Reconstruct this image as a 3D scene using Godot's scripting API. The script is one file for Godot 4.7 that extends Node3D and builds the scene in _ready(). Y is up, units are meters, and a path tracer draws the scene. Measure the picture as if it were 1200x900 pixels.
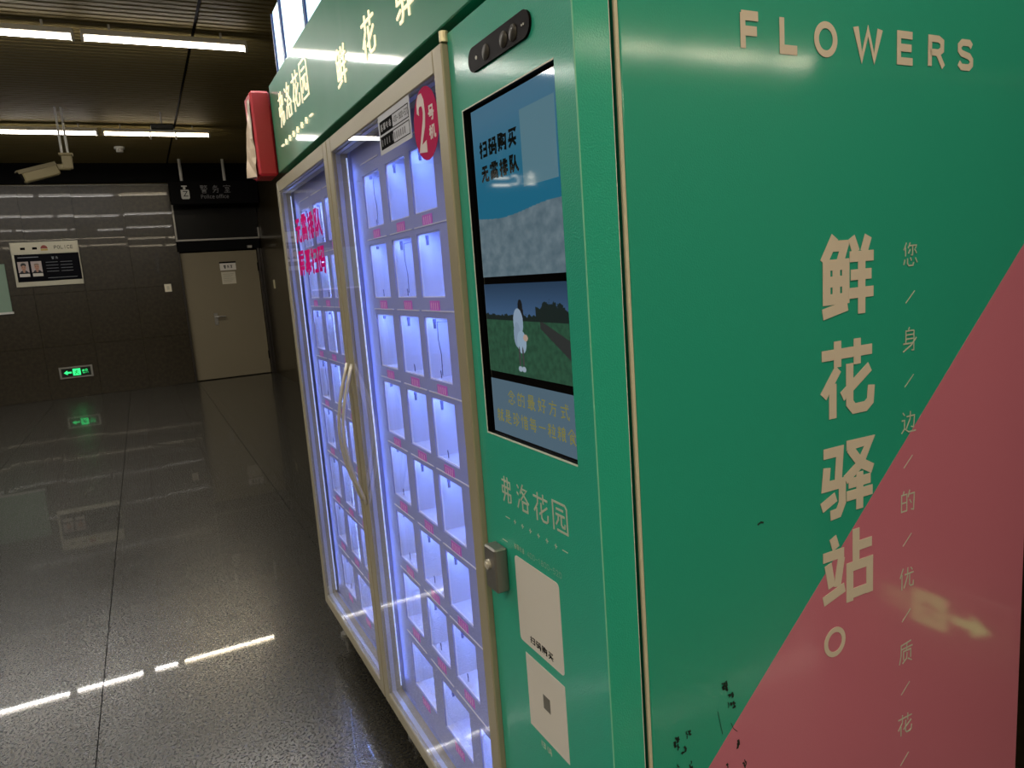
extends Node3D
# Station hall with a green flower vending machine. x runs into the machine's depth, y up, z towards the viewer. The machine's front lies in the plane x = 0, its near side in z = 0.

const GLYPHS := {
	"鲜": "28,4 8,34/22,15 45,15 37,34/13,37 47,37 47,78 13,78 13,37/30,37 30,78/13,57 47,57/6,95 50,87/57,6 66,24/88,5 80,24/54,29 98,29/56,51 94,51/52,73 98,73/76,29 76,99",
	"花": "4,20 96,20/32,4 32,36/68,4 68,36/33,38 6,70/23,56 23,99/92,42 40,74/54,34 54,84 62,92 84,92 93,86 95,66",
	"驿": "6,16 36,16 32,58/12,34 9,58 40,58 40,84 33,96 18,97/2,84 28,74/48,12 92,12 74,40 46,56/54,16 74,38 98,50/52,62 94,62/48,78 98,78/73,50 73,99",
	"站": "22,4 28,20/4,28 43,28/13,38 20,70/38,34 30,72/4,86 44,76/66,2 66,50/66,26 97,26/54,99 54,52 93,52 93,96/54,89 93,89",
	"您": "24,6 8,34/18,24 18,58/46,6 34,28/42,18 84,18 78,30/61,18 61,54 52,54/46,32 36,48/73,32 86,48/14,70 8,90/30,66 30,86 38,94 64,94 68,82/48,64 54,76/78,66 90,84",
	"身": "48,2 40,16/76,16 76,94 62,94/26,66 26,16 76,16/26,32 76,32/26,48 76,48/10,66 76,66/92,46 60,74 10,97",
	"边": "12,10 24,22/6,42 24,42 24,76/6,94 24,76 50,92 96,92/36,28 86,28 81,76 66,72/60,8 58,40 36,78",
	"的": "26,4 20,20/10,20 44,20 44,90 10,90 10,20/10,54 44,54/62,4 52,34/58,22 92,22 88,92 72,88/62,46 74,62",
	"优": "26,4 6,44/18,30 18,97/36,34 94,34/56,6 54,46 32,92/68,34 68,82 76,90 92,90 94,70/76,10 86,22",
	"质": "84,6 18,14 18,58 8,97/18,32 94,30/56,12 54,42/34,82 34,44 82,44 82,82/58,54 54,80 28,97/64,82 90,97",
	"弗": "16,20 82,20 82,42 18,42 18,64 84,64 84,88 72,92/38,4 38,70 22,96/62,4 62,97",
	"洛": "10,12 22,22/6,38 18,46/8,92 24,60/54,4 32,38/48,20 80,20 34,60/44,30 94,64/46,64 82,64 82,93 46,93 46,64",
	"园": "10,99 10,6 82,6 92,16 92,94 30,94/30,26 72,26/26,44 78,44/42,44 40,60 26,78/58,44 58,72 64,78 76,78 80,66",
	"无": "18,14 82,14/8,42 92,42/50,14 44,54 10,95/60,42 60,84 68,90 90,90 92,72",
	"需": "20,6 80,6/10,34 10,18 90,18 88,34/50,6 50,46/24,28 38,28/62,28 76,28/24,40 38,40/62,40 76,40/10,54 90,54/48,54 42,64/16,97 16,64 84,64 84,97/38,66 38,92/60,66 60,92",
	"排": "22,4 22,90 10,86/4,28 38,28/4,62 38,50/54,4 54,97/72,4 72,97/40,24 54,24/40,46 54,46/38,72 54,70/72,24 94,24/72,46 94,46/72,70 96,70",
	"队": "12,97 12,8 38,8 26,40 38,60 30,72 18,70/66,6 64,40 36,95/66,40 78,70 98,95",
	"屏": "14,60 14,8 88,8 88,28 14,28/14,60 4,97/36,36 42,48/74,34 66,48/26,52 88,52/20,70 94,70/44,52 42,76 28,97/70,52 70,99",
	"幕": "8,12 92,12/32,4 32,22/68,4 68,22/26,26 74,26 74,50 26,50 26,26/26,38 74,38/6,60 94,60/46,50 36,64 6,82/60,60 94,82/28,90 28,72 72,72 72,90/50,66 50,99",
	"扫": "22,4 22,90 10,86/4,28 40,28/4,62 40,50/46,16 90,16 90,88 44,88/50,50 90,50",
	"码": "6,12 42,12/24,12 6,56/16,44 40,44 40,86 16,86 16,44/50,12 84,12 80,52/56,26 52,52 92,52 88,94 74,90/46,72 80,72",
	"购": "10,70 10,8 42,8 42,70/26,20 26,60 6,95/32,74 44,92/58,4 48,32/56,20 92,20 88,92 72,88/66,32 56,64 82,62/74,52 84,70",
	"买": "14,10 88,10 78,24/26,26 38,36/18,42 30,50/6,60 94,60/56,22 54,60 12,97/56,66 88,95",
	"号": "26,6 74,6 74,36 26,36 26,6/6,50 94,50/34,50 28,66 78,66 72,94 52,94",
	"机": "22,4 22,97/4,28 42,28/22,32 4,66/24,38 40,58/42,95 54,56 54,12 80,12 80,82 86,90 96,88 97,72",
	"警": "6,10 46,10/18,4 18,16/34,4 34,16/14,18 8,28/12,22 44,22 40,46/16,30 32,30 32,42 16,42 16,30/62,4 52,22/58,12 94,12/84,12 54,46/62,20 94,46/12,56 88,56/26,64 74,64/26,72 74,72/28,80 72,80 72,97 28,97 28,80",
	"务": "44,4 18,34/38,16 74,16 14,50/34,22 90,50/20,60 80,60 76,92 58,92/48,48 44,66 14,97",
	"室": "50,2 50,12/10,26 10,14 90,14 90,26/22,34 78,34/46,34 30,54 74,50/64,42 80,58/24,72 76,72/50,58 50,92/10,92 90,92",
	"出": "50,4 50,92/20,18 20,46 80,46 80,18/10,56 10,92 90,92 90,56",
	"口": "14,14 86,14 86,90 14,90 14,14",
	"服": "6,96 12,60 12,8 34,8 34,94 26,90/12,34 34,34/12,58 34,58/50,97 50,8 88,8 86,34 72,32/54,48 90,48 54,97/60,54 96,95",
	"客": "50,2 50,12/10,26 10,14 90,14 90,26/40,24 14,52/36,32 70,32 16,66/34,42 92,66/30,97 30,70 72,70 72,97 30,97",
	"电": "18,20 82,20 82,64 18,64 18,20/18,42 82,42/50,4 50,86 58,92 92,92 94,76",
	"话": "14,8 24,20/6,38 24,38 24,84 34,74/88,6 46,18/40,36 98,36/68,14 68,58/48,60 88,60 88,95 48,95 48,60",
	"最": "24,6 76,6 76,34 24,34 24,6/24,20 76,20/6,44 94,44/20,44 20,84/20,56 44,56/20,68 44,68/6,88 50,82/44,44 44,99/54,54 88,54 54,97/60,60 96,97",
	"好": "26,4 14,56 42,86/4,30 46,30/42,30 32,64 6,95/54,14 90,14 74,36 74,92 60,88/50,52 98,52",
	"方": "46,4 54,16/6,26 94,26/42,26 38,56 10,95/40,48 78,48 72,94 54,90",
	"式": "6,30 94,30/62,4 66,52 80,88 94,95 96,76/76,8 86,20/14,54 50,54/32,54 32,86/8,92 54,82",
	"每": "30,4 10,32/24,18 88,18/28,32 22,78 88,78/24,32 80,32 74,95 60,92/6,56 96,56/48,38 56,50/46,62 54,74",
	"一": "6,50 94,50",
	"粒": "10,14 18,34/40,12 32,34/4,46 46,46/25,6 25,97/25,48 4,82/25,48 44,70/72,6 76,20/54,28 96,28/60,40 66,76/88,36 80,76/50,90 98,90",
	"粮": "10,14 18,34/40,12 32,34/4,46 46,46/25,6 25,97/25,48 4,82/25,48 44,70/74,4 78,14/58,92 58,18 90,18 90,50/58,34 90,34/58,50 90,50/58,94 74,84/70,50 96,95/90,58 78,70",
	"食": "50,4 6,44/50,4 94,44/46,26 54,34/30,42 72,42 72,68 30,68/30,56 72,56/30,42 30,97 52,84/50,68 90,97/78,72 66,84",
	"就": "22,4 26,14/4,20 50,20/12,32 42,32 42,52 12,52 12,32/27,52 27,92 18,90/14,62 6,82/38,62 48,78/54,34 98,34/72,6 70,50 50,95/78,34 78,82 84,90 96,88 97,72/84,10 92,20",
	"是": "26,6 74,6 74,38 26,38 26,6/26,22 74,22/6,50 94,50/50,50 50,90/50,68 84,68/28,58 20,80 6,97/22,72 44,90 96,95",
	"珍": "6,14 42,14/8,46 40,46/4,84 44,76/24,14 24,78/68,4 42,42/68,4 98,40/66,36 48,52/76,48 50,70/90,60 44,97",
	"惜": "20,4 20,97/8,28 6,48/30,24 36,36/44,20 96,20/58,6 58,38/80,6 80,38/40,40 98,40/52,54 88,54 88,95 52,95 52,54/52,74 88,74",
	"念": "50,4 6,40/50,4 94,40/36,30 64,30/26,44 72,44 58,60/14,70 8,90/30,66 30,86 38,94 64,94 68,82/48,64 54,76/78,66 90,84",
	"。": "50,4 82,17 96,50 82,83 50,96 18,83 4,50 18,17 50,4",
	"/": "4,96 96,4",
	"-": "10,50 90,50",
	".": "40,90 60,90",
	":": "45,28 55,28/45,72 55,72",
	"0": "50,2 82,14 90,50 82,86 50,98 18,86 10,50 18,14 50,2",
	"1": "24,22 54,4 54,98",
	"2": "10,28 14,12 32,3 66,3 84,14 88,32 78,50 12,97 92,97",
	"4": "70,98 70,4 8,70 94,70",
	"5": "84,4 20,4 14,46 60,40 86,54 88,78 66,96 12,94",
	"7": "8,4 90,4 38,98",
	"8": "50,4 80,12 80,38 50,48 20,38 20,12 50,4/50,48 88,60 88,86 50,97 12,86 12,60 50,48",
	"F": "8,100 8,0/1,7 94,7/8,50 86,50",
	"L": "8,0 8,93 98,93",
	"O": "50,6 80,14 93,36 93,64 80,86 50,94 20,86 7,64 7,36 20,14 50,6",
	"W": "5,0 27,96 50,8 73,96 95,0",
	"E": "96,7 8,7 8,93 98,93/8,49 90,49",
	"R": "8,100 8,7 62,7 84,16 84,42 62,53 8,53/54,53 94,100",
	"S": "92,20 76,8 28,8 10,20 10,36 24,46 76,54 92,66 92,82 76,93 24,93 6,80",
	"P": "10,100 10,6 70,6 90,16 90,40 70,52 10,52",
	"C": "92,22 74,6 30,6 8,28 8,72 30,94 74,94 92,78",
	"I": "50,0 50,100",
	"X": "8,0 92,100/92,0 8,100",
	"T": "50,100 50,6/2,6 98,6",
}

var noises := {}
var rng := RandomNumberGenerator.new()

# ---------------------------------------------------------------- mesh helpers
func stt(smooth := false) -> SurfaceTool:
	var st := SurfaceTool.new()
	st.begin(Mesh.PRIMITIVE_TRIANGLES)
	st.set_smooth_group(0 if smooth else -1)
	return st

func poly(st: SurfaceTool, p: Array, inside: Vector3) -> void:   # a convex face, turned so that «inside» lies behind it
	var n: Vector3 = (p[1] - p[0]).cross(p[2] - p[0])
	if n.length() < 1e-14 and p.size() > 3:
		n = (p[2] - p[0]).cross(p[3] - p[0])
	var out: bool = n.dot(p[0] - inside) < 0.0   # clockwise from outside
	for i in range(1, p.size() - 1):
		st.add_vertex(p[0])
		st.add_vertex(p[i] if out else p[i + 1])
		st.add_vertex(p[i + 1] if out else p[i])

func box(st: SurfaceTool, a: Vector3, b: Vector3, bev := 0.0, xf := Transform3D()) -> void:
	var lo := Vector3(minf(a.x, b.x), minf(a.y, b.y), minf(a.z, b.z))
	var hi := Vector3(maxf(a.x, b.x), maxf(a.y, b.y), maxf(a.z, b.z))
	var c := (lo + hi) / 2
	var h := (hi - lo) / 2
	bev = minf(bev, minf(h.x, minf(h.y, h.z)) * 0.9)
	var ctr := xf * c
	if bev <= 0.0:
		for ax in 3:
			for s in [-1.0, 1.0]:
				var q := []
				for k in [[-1, -1], [1, -1], [1, 1], [-1, 1]]:
					var v := Vector3()
					v[ax] = s * h[ax]; v[(ax + 1) % 3] = k[0] * h[(ax + 1) % 3]; v[(ax + 2) % 3] = k[1] * h[(ax + 2) % 3]
					q.append(xf * (c + v))
				poly(st, q, ctr)
		return
	var cv := func(sx, sy, sz, ax) -> Vector3:   # corner vertex that belongs to the face across axis ax
		var v := Vector3(sx * (h.x - bev), sy * (h.y - bev), sz * (h.z - bev))
		v[ax] = [sx, sy, sz][ax] * h[ax]
		return xf * (c + v)
	for ax in 3:
		for s in [-1.0, 1.0]:
			var q := []
			for k in [[-1, -1], [1, -1], [1, 1], [-1, 1]]:
				var g := [0.0, 0.0, 0.0]
				g[ax] = s; g[(ax + 1) % 3] = k[0]; g[(ax + 2) % 3] = k[1]
				q.append(cv.call(g[0], g[1], g[2], ax))
			poly(st, q, ctr)
	for ax in 3:   # edges along ax
		var u := (ax + 1) % 3
		var w := (ax + 2) % 3
		for su in [-1.0, 1.0]:
			for sw in [-1.0, 1.0]:
				var q := []
				for k in [[-1, u], [1, u], [1, w], [-1, w]]:
					var g := [0.0, 0.0, 0.0]
					g[ax] = k[0]; g[u] = su; g[w] = sw
					q.append(cv.call(g[0], g[1], g[2], k[1]))
				poly(st, q, ctr)
	for sx in [-1.0, 1.0]:
		for sy in [-1.0, 1.0]:
			for sz in [-1.0, 1.0]:
				poly(st, [cv.call(sx, sy, sz, 0), cv.call(sx, sy, sz, 1), cv.call(sx, sy, sz, 2)], ctr)

func prism(st: SurfaceTool, pts: PackedVector2Array, o: Vector3, u: Vector3, v: Vector3, d: Vector3) -> void:   # a flat outline (any shape) pushed along d
	var tri := Geometry2D.triangulate_polygon(pts)
	var mid := Vector2()
	for q in pts:
		mid += q / pts.size()
	var far := o + u * mid.x + v * mid.y
	for i in range(0, tri.size(), 3):
		var t := []
		for k in 3:
			t.append(o + u * pts[tri[i + k]].x + v * pts[tri[i + k]].y)
		poly(st, [t[0] + d, t[1] + d, t[2] + d], t[0] - d)
		poly(st, t, t[0] + d)
	var ccw := 0.0
	for i in pts.size():
		ccw += pts[i].cross(pts[(i + 1) % pts.size()])
	for i in pts.size():
		var a := pts[i]
		var b := pts[(i + 1) % pts.size()]
		var inn := (b - a).orthogonal() * (-1.0 if ccw > 0 else 1.0)
		var m := o + u * (a.x + b.x) / 2 + v * (a.y + b.y) / 2 + (u * inn.x + v * inn.y) * 0.01
		var A := o + u * a.x + v * a.y
		var B := o + u * b.x + v * b.y
		poly(st, [A, B, B + d, A + d], m + d / 2)

func tube(st: SurfaceTool, path: Array, r: float, n := 10, flat := 1.0, cap := true) -> void:   # a round bar along a path; «flat» squeezes it across its second axis
	var rings := []
	for i in path.size():
		var dir: Vector3 = (path[mini(i + 1, path.size() - 1)] - path[maxi(i - 1, 0)]).normalized()
		var side := dir.cross(Vector3(0, 0, 1) if absf(dir.z) < 0.9 else Vector3(0, 1, 0)).normalized()
		var up := dir.cross(side).normalized()
		var ring := []
		for k in n:
			var a := TAU * k / n
			ring.append(path[i] + side * cos(a) * r * flat + up * sin(a) * r)
		rings.append(ring)
	for i in range(path.size() - 1):
		for k in n:
			var k2 := (k + 1) % n
			poly(st, [rings[i][k], rings[i][k2], rings[i + 1][k2], rings[i + 1][k]], (path[i] + path[i + 1]) / 2)
	if cap:
		poly(st, rings[0], path[1])
		poly(st, rings[-1], path[-2])

func obj(called: String, st: SurfaceTool, m: Material, parent: Node = null) -> MeshInstance3D:
	st.generate_normals()
	var o := MeshInstance3D.new()
	o.mesh = st.commit()
	o.material_override = m
	o.name = called
	(parent if parent else self).add_child(o, true)
	return o

var used := {}
func numbered(called: String) -> String:
	used[called] = used.get(called, -1) + 1
	return called if used[called] == 0 else "%s_%03d" % [called, used[called]]

func thing(called: String, label: String, category: String, at := Vector3.ZERO, group := "") -> Node3D:
	var o := Node3D.new()
	o.name = numbered(called)
	add_child(o)
	o.position = at
	tag(o, label, category, group)
	return o

func tag(o: Node3D, label: String, category: String, group := "") -> void:
	o.set_meta("label", label)
	o.set_meta("category", category)
	if group:
		o.set_meta("group", group)

func struct(called: String, st: SurfaceTool, m: Material) -> MeshInstance3D:
	var o := obj(called, st, m)
	o.set_meta("kind", "structure")
	return o

func bx(called: String, a: Vector3, b: Vector3, m: Material, parent: Node, bev := 0.0) -> MeshInstance3D:
	var st := stt()
	box(st, a, b, bev)
	return obj(called, st, m, parent)

# ---------------------------------------------------------------- lettering
func ribbon(st: SurfaceTool, pts: PackedVector2Array, w: float, o: Vector3, u: Vector3, v: Vector3, d: Vector3) -> void:
	var n := pts.size()
	var closed := n > 2 and pts[0].distance_to(pts[n - 1]) < 0.01
	var L := []
	var R := []
	for i in n:
		var a: Vector2
		var b: Vector2
		if closed and (i == 0 or i == n - 1):
			a = (pts[n - 1] - pts[n - 2]).normalized(); b = (pts[1] - pts[0]).normalized()
		else:
			b = (pts[mini(i + 1, n - 1)] - pts[mini(i, n - 2)]).normalized()
			a = (pts[maxi(i, 1)] - pts[maxi(i - 1, 0)]).normalized()
		var na := a.orthogonal()
		var m := (na + b.orthogonal())
		m = na if m.length() < 0.05 else m.normalized()
		var k := w / 2 / maxf(m.dot(na), 0.55)
		L.append(pts[i] + m * k)
		R.append(pts[i] - m * k)
	for i in n - 1:
		var q := []
		for p in [L[i], R[i], R[i + 1], L[i + 1]]:
			q.append(o + u * p.x + v * p.y)
		var c: Vector3 = (q[0] + q[2]) / 2
		poly(st, [q[0] + d, q[1] + d, q[2] + d, q[3] + d], c - d)
		if d.length() > 0.0004:
			poly(st, [q[0], q[3], q[3] + d, q[0] + d], c + d / 2)
			poly(st, [q[1], q[2], q[2] + d, q[1] + d], c + d / 2)
			if not closed and i == 0:
				poly(st, [q[0], q[1], q[1] + d, q[0] + d], c + d / 2)
			if not closed and i == n - 2:
				poly(st, [q[3], q[2], q[2] + d, q[3] + d], c + d / 2)

func glyph(st: SurfaceTool, ch: String, at: Vector3, u: Vector3, v: Vector3, d: Vector3, weight: float) -> void:
	if not GLYPHS.has(ch):
		return
	if ch == "O" or ch == "。":
		var loop := PackedVector2Array()
		for i in 33:
			loop.append(Vector2(50, 50) + Vector2(sin(TAU * i / 32) * 43, -cos(TAU * i / 32) * 44))
		ribbon(st, loop, weight, at, u / 100, v / 100, d)
		return
	var layer := 0
	for s in GLYPHS[ch].split("/", false):
		layer += 1
		var p := PackedVector2Array()
		for c in s.split(" ", false):
			var xy: PackedStringArray = c.split(",")
			p.append(Vector2(float(xy[0]), float(xy[1])))
		ribbon(st, p, weight, at, u / 100, v / 100, d + d.normalized() * 0.00003 * layer)

# «first» is the top left corner of the first character; u and v are one character's width and height as vectors; step leads to the next character
func words(called: String, text: String, m: Material, parent: Node, first: Vector3, u: Vector3, v: Vector3, step: Vector3, d: Vector3, weight: float) -> MeshInstance3D:
	var st := stt()
	for i in text.length():
		glyph(st, text[i], first + step * i, u, v, d, weight)
	return obj(called, st, m, parent)

func fine(o: Node3D) -> void:   # pieces too small in the photo to pick apart
	o.set_meta("kind", "stuff")

# ---------------------------------------------------------------- materials
func mat(hex: String, rough := 0.6, metal := 0.0, spec := 0.5) -> StandardMaterial3D:
	var m := StandardMaterial3D.new()
	m.albedo_color = Color(hex)
	m.roughness = rough
	m.metallic = metal
	m.metallic_specular = spec
	return m

func glow(hex: String, power: float, base := "222222") -> StandardMaterial3D:
	var m := mat(base, 0.4)
	m.emission_enabled = true
	m.emission = Color(hex)
	m.emission_energy_multiplier = power
	return m

func noise_tex(freq: float, sd: int, ramp: Gradient = null, kind := FastNoiseLite.TYPE_SIMPLEX_SMOOTH, octaves := 3, side := 512) -> NoiseTexture2D:
	var n := FastNoiseLite.new()
	n.noise_type = kind
	n.frequency = freq
	n.seed = sd
	n.fractal_octaves = octaves
	var t := NoiseTexture2D.new()
	t.width = side
	t.height = side
	t.seamless = true
	t.noise = n
	if ramp:
		t.color_ramp = ramp
	return t

func ramp(stops: Array) -> Gradient:
	var g := Gradient.new()
	g.offsets = PackedFloat32Array(stops.map(func(s): return s[0]))
	g.colors = PackedColorArray(stops.map(func(s): return Color(s[1])))
	return g

func relief(m: StandardMaterial3D, t: Texture2D, cm: float) -> void:
	m.heightmap_enabled = true
	m.heightmap_texture = t
	m.heightmap_scale = cm

func tri(m: StandardMaterial3D, per_metre: float) -> StandardMaterial3D:
	m.uv1_triplanar = true
	m.uv1_world_triplanar = true
	m.uv1_scale = Vector3.ONE * per_metre
	return m

func pane(tint: String, alpha: float) -> StandardMaterial3D:
	var m := mat(tint, 0.0)
	m.albedo_color.a = alpha
	m.transparency = BaseMaterial3D.TRANSPARENCY_ALPHA
	return m

func area(parent: Node, at: Vector3, turn: Vector3, size: Vector2, energy: float, c: Color) -> void:
	var l := AreaLight3D.new()
	l.name = "light"
	l.area_size = size
	l.light_energy = energy
	l.light_color = c
	l.shadow_enabled = true
	l.area_range = 30.0
	l.position = at
	l.rotation_degrees = turn
	parent.add_child(l, true)

# a picture on a flat quad: p are its corners top left, top right, bottom right, bottom left
func picture(called: String, im: Image, p: Array, parent: Node, emit: float, rough := 0.25) -> MeshInstance3D:
	var st := stt()
	var uv := [Vector2(0, 0), Vector2(1, 0), Vector2(1, 1), Vector2(0, 1)]
	for i in [0, 1, 2, 0, 2, 3]:
		st.set_uv(uv[i])
		st.add_vertex(p[i])
	var m := mat("ffffff", rough)
	var t := ImageTexture.create_from_image(im)
	if emit > 0.0:
		m.albedo_color = Color("101010")
		m.emission_enabled = true
		m.emission = Color.BLACK
		m.emission_texture = t
		m.emission_energy_multiplier = emit
	else:
		m.albedo_texture = t
	m.texture_repeat = false
	return obj(called, st, m, parent)

func dot(im: Image, cx: float, cy: float, rx: float, ry: float, c: String) -> void:
	var col := Color(c)
	for y in range(maxi(0, int(cy - ry)), mini(im.get_height(), int(cy + ry) + 1)):
		for x in range(maxi(0, int(cx - rx)), mini(im.get_width(), int(cx + rx) + 1)):
			if pow((x - cx) / rx, 2) + pow((y - cy) / ry, 2) <= 1.0:
				im.set_pixel(x, y, col)

# ---------------------------------------------------------------- the place
const WARM := Color(1.0, 0.95, 0.84)
const COLD := Color(0.50, 0.63, 1.0)
const WALL_Z := -12.1
const WALL_X := 1.42
const CEIL := 3.5
var M := {}

func _ready() -> void:
	rng.seed = 7
	set_view()
	make_materials()
	build_setting()
	build_lamps()
	build_machine()
	build_roof_light_box()
	build_red_box()
	build_wall_things()
	build_ceiling_things()

func set_view() -> void:
	var cam := Camera3D.new()
	cam.name = "camera"
	var right := Vector3(0.88694648, -0.07233501, 0.45617277)
	var down := Vector3(-0.1338087, -0.98554664, 0.10388966)
	var ahead := Vector3(0.44206467, -0.15318445, -0.88380617)
	cam.transform = Transform3D(Basis(right, -down, -ahead), Vector3(-0.52, 1.42, 0.80))
	cam.fov = rad_to_deg(2.0 * atan(450.0 / 845.6))
	cam.near = 0.02
	cam.far = 100.0
	add_child(cam)
	cam.current = true
	var e := Environment.new()
	e.background_mode = Environment.BG_COLOR
	e.background_color = Color(0, 0, 0)
	e.tonemap_mode = Environment.TONE_MAPPER_LINEAR
	e.tonemap_exposure = 1.0
	e.sdfgi_enabled = true
	e.ssao_enabled = true
	e.ssil_enabled = true
	var w := WorldEnvironment.new()
	w.name = "environment"
	w.environment = e
	add_child(w)

func make_materials() -> void:
	# polished dark stone of floor and walls: a rough speckled body under a clear polish
	var speckle := noise_tex(0.034, 3, ramp([[0.0, "060606"], [0.28, "101010"], [0.38, "282620"], [0.6, "35322a"], [1.0, "4e4c45"]]), FastNoiseLite.TYPE_SIMPLEX_SMOOTH, 3, 1024)
	var fl := tri(mat("ffffff", 1.0, 0.0, 0.70), 2.3)
	fl.albedo_texture = speckle
	relief(fl, speckle, 0.004)
	fl.roughness_texture = noise_tex(0.034, 3, ramp([[0.0, "909090"], [0.28, "707070"], [0.37, "434343"], [1.0, "3a3a3a"]]), FastNoiseLite.TYPE_SIMPLEX_SMOOTH, 3, 1024)
	fl.roughness_texture_channel = BaseMaterial3D.TEXTURE_CHANNEL_RED
	fl.clearcoat_enabled = true
	fl.clearcoat = 0.45
	fl.clearcoat_roughness = 0.025
	M.floor = fl
	var stone := tri(mat("ffffff", 0.30, 0.0, 0.4), 0.9)
	stone.albedo_texture = noise_tex(0.03, 11, ramp([[0.0, "221b10"], [0.5, "2d2618"], [1.0, "393120"]]), FastNoiseLite.TYPE_SIMPLEX_SMOOTH, 5, 512)
	stone.clearcoat_enabled = true
	stone.clearcoat = 0.22
	stone.clearcoat_roughness = 0.02
	M.stone = stone
	M.joint = mat("0b0a08", 0.8)
	M.ceiling = mat("766942", 0.62, 0.0, 0.3)
	M.black = mat("060607", 0.6, 0.0, 0.2)
	M.plain_wall = mat("8c8674", 0.5)
	M.steel = mat("b4b0a8", 0.28, 0.9)
	M.dull_steel = mat("8f8c86", 0.42, 0.85)
	M.white = mat("d8d6d0", 0.5)
	M.lamp_white = mat("cfcabb", 0.55)
	# green vinyl with a fine orange peel under a gloss
	var peel := noise_tex(0.06, 21, null, FastNoiseLite.TYPE_SIMPLEX_SMOOTH, 2, 512)
	var gv := tri(mat("28a68a", 0.42, 0.0, 0.35), 9.0)
	relief(gv, peel, 0.035)
	gv.clearcoat_enabled = true
	gv.clearcoat = 0.5
	gv.clearcoat_roughness = 0.12
	M.green = gv
	var gs := gv.duplicate()
	gs.albedo_color = Color("249a80")
	gs.clearcoat = 0.7
	gs.clearcoat_roughness = 0.095
	relief(gs, peel, 0.012)
	M.green_side = gs
	var ps := gs.duplicate()
	ps.albedo_color = Color("c26f83")
	M.pink_side = ps
	var gh := tri(mat("2a9874", 0.4, 0.0, 0.5), 1.5)
	relief(gh, noise_tex(0.012, 5, null, FastNoiseLite.TYPE_SIMPLEX_SMOOTH, 2, 256), 0.16)
	gh.clearcoat_enabled = true
	gh.clearcoat = 0.7
	gh.clearcoat_roughness = 0.06
	M.green_header = gh
	M.letter = mat("cdbfae", 0.55)
	M.thin_letter = mat("b3bba8", 0.55)
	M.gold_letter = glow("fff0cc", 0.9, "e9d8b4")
	M.frame = mat("a69d84", 0.42, 0.2)
	M.frame_dark = mat("4c4433", 0.5, 0.3)
	M.chrome = mat("d6d0c2", 0.3, 0.45)
	M.glass = pane("eef2ff", 0.03)
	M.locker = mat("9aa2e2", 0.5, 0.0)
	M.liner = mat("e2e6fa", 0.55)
	M.tag_pink = mat("d86ae0", 0.6)
	M.tag_text = mat("f6c4ee", 0.6)
	M.hot_pink = mat("e0107c", 0.7, 0.0, 0.1)
	M.crimson = mat("bd2f5e", 0.7, 0.0, 0.1)
	M.red = mat("c8202c", 0.42)
	M.print_black = mat("0d0c0e", 0.7, 0.0, 0.1)
	M.paper = mat("d5cfc6", 0.55)
	M.dark_plastic = mat("120c0b", 0.4, 0.0, 0.15)
	M.lens = mat("4a4742", 0.3, 0.0, 0.3)
	M.led = glow("a8c0ff", 1.0, "ffffff")
	M.door = mat("766c55", 0.55)
	M.jamb = mat("2a241e", 0.4, 0.2)

func slab_grid(parent: Node, xs: Array, zs: Array, m: Material) -> void:   # floor tiles with open joints
	for i in xs.size() - 1:
		for k in zs.size() - 1:
			var g := 0.0003
			var st := stt()
			var c := Vector3((xs[i] + xs[i + 1]) / 2, 0, (zs[k] + zs[k + 1]) / 2)
			var tilt := Basis.from_euler(Vector3(rng.randf_range(-0.0007, 0.0007), 0, rng.randf_range(-0.0007, 0.0007)))
			box(st, Vector3(xs[i] + 0.0015, -0.02, zs[k] + g) - c, Vector3(xs[i + 1] - 0.0015, 0, zs[k + 1] - g) - c, 0.0005, Transform3D(tilt, c))
			obj("tile", st, m, parent)

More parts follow.
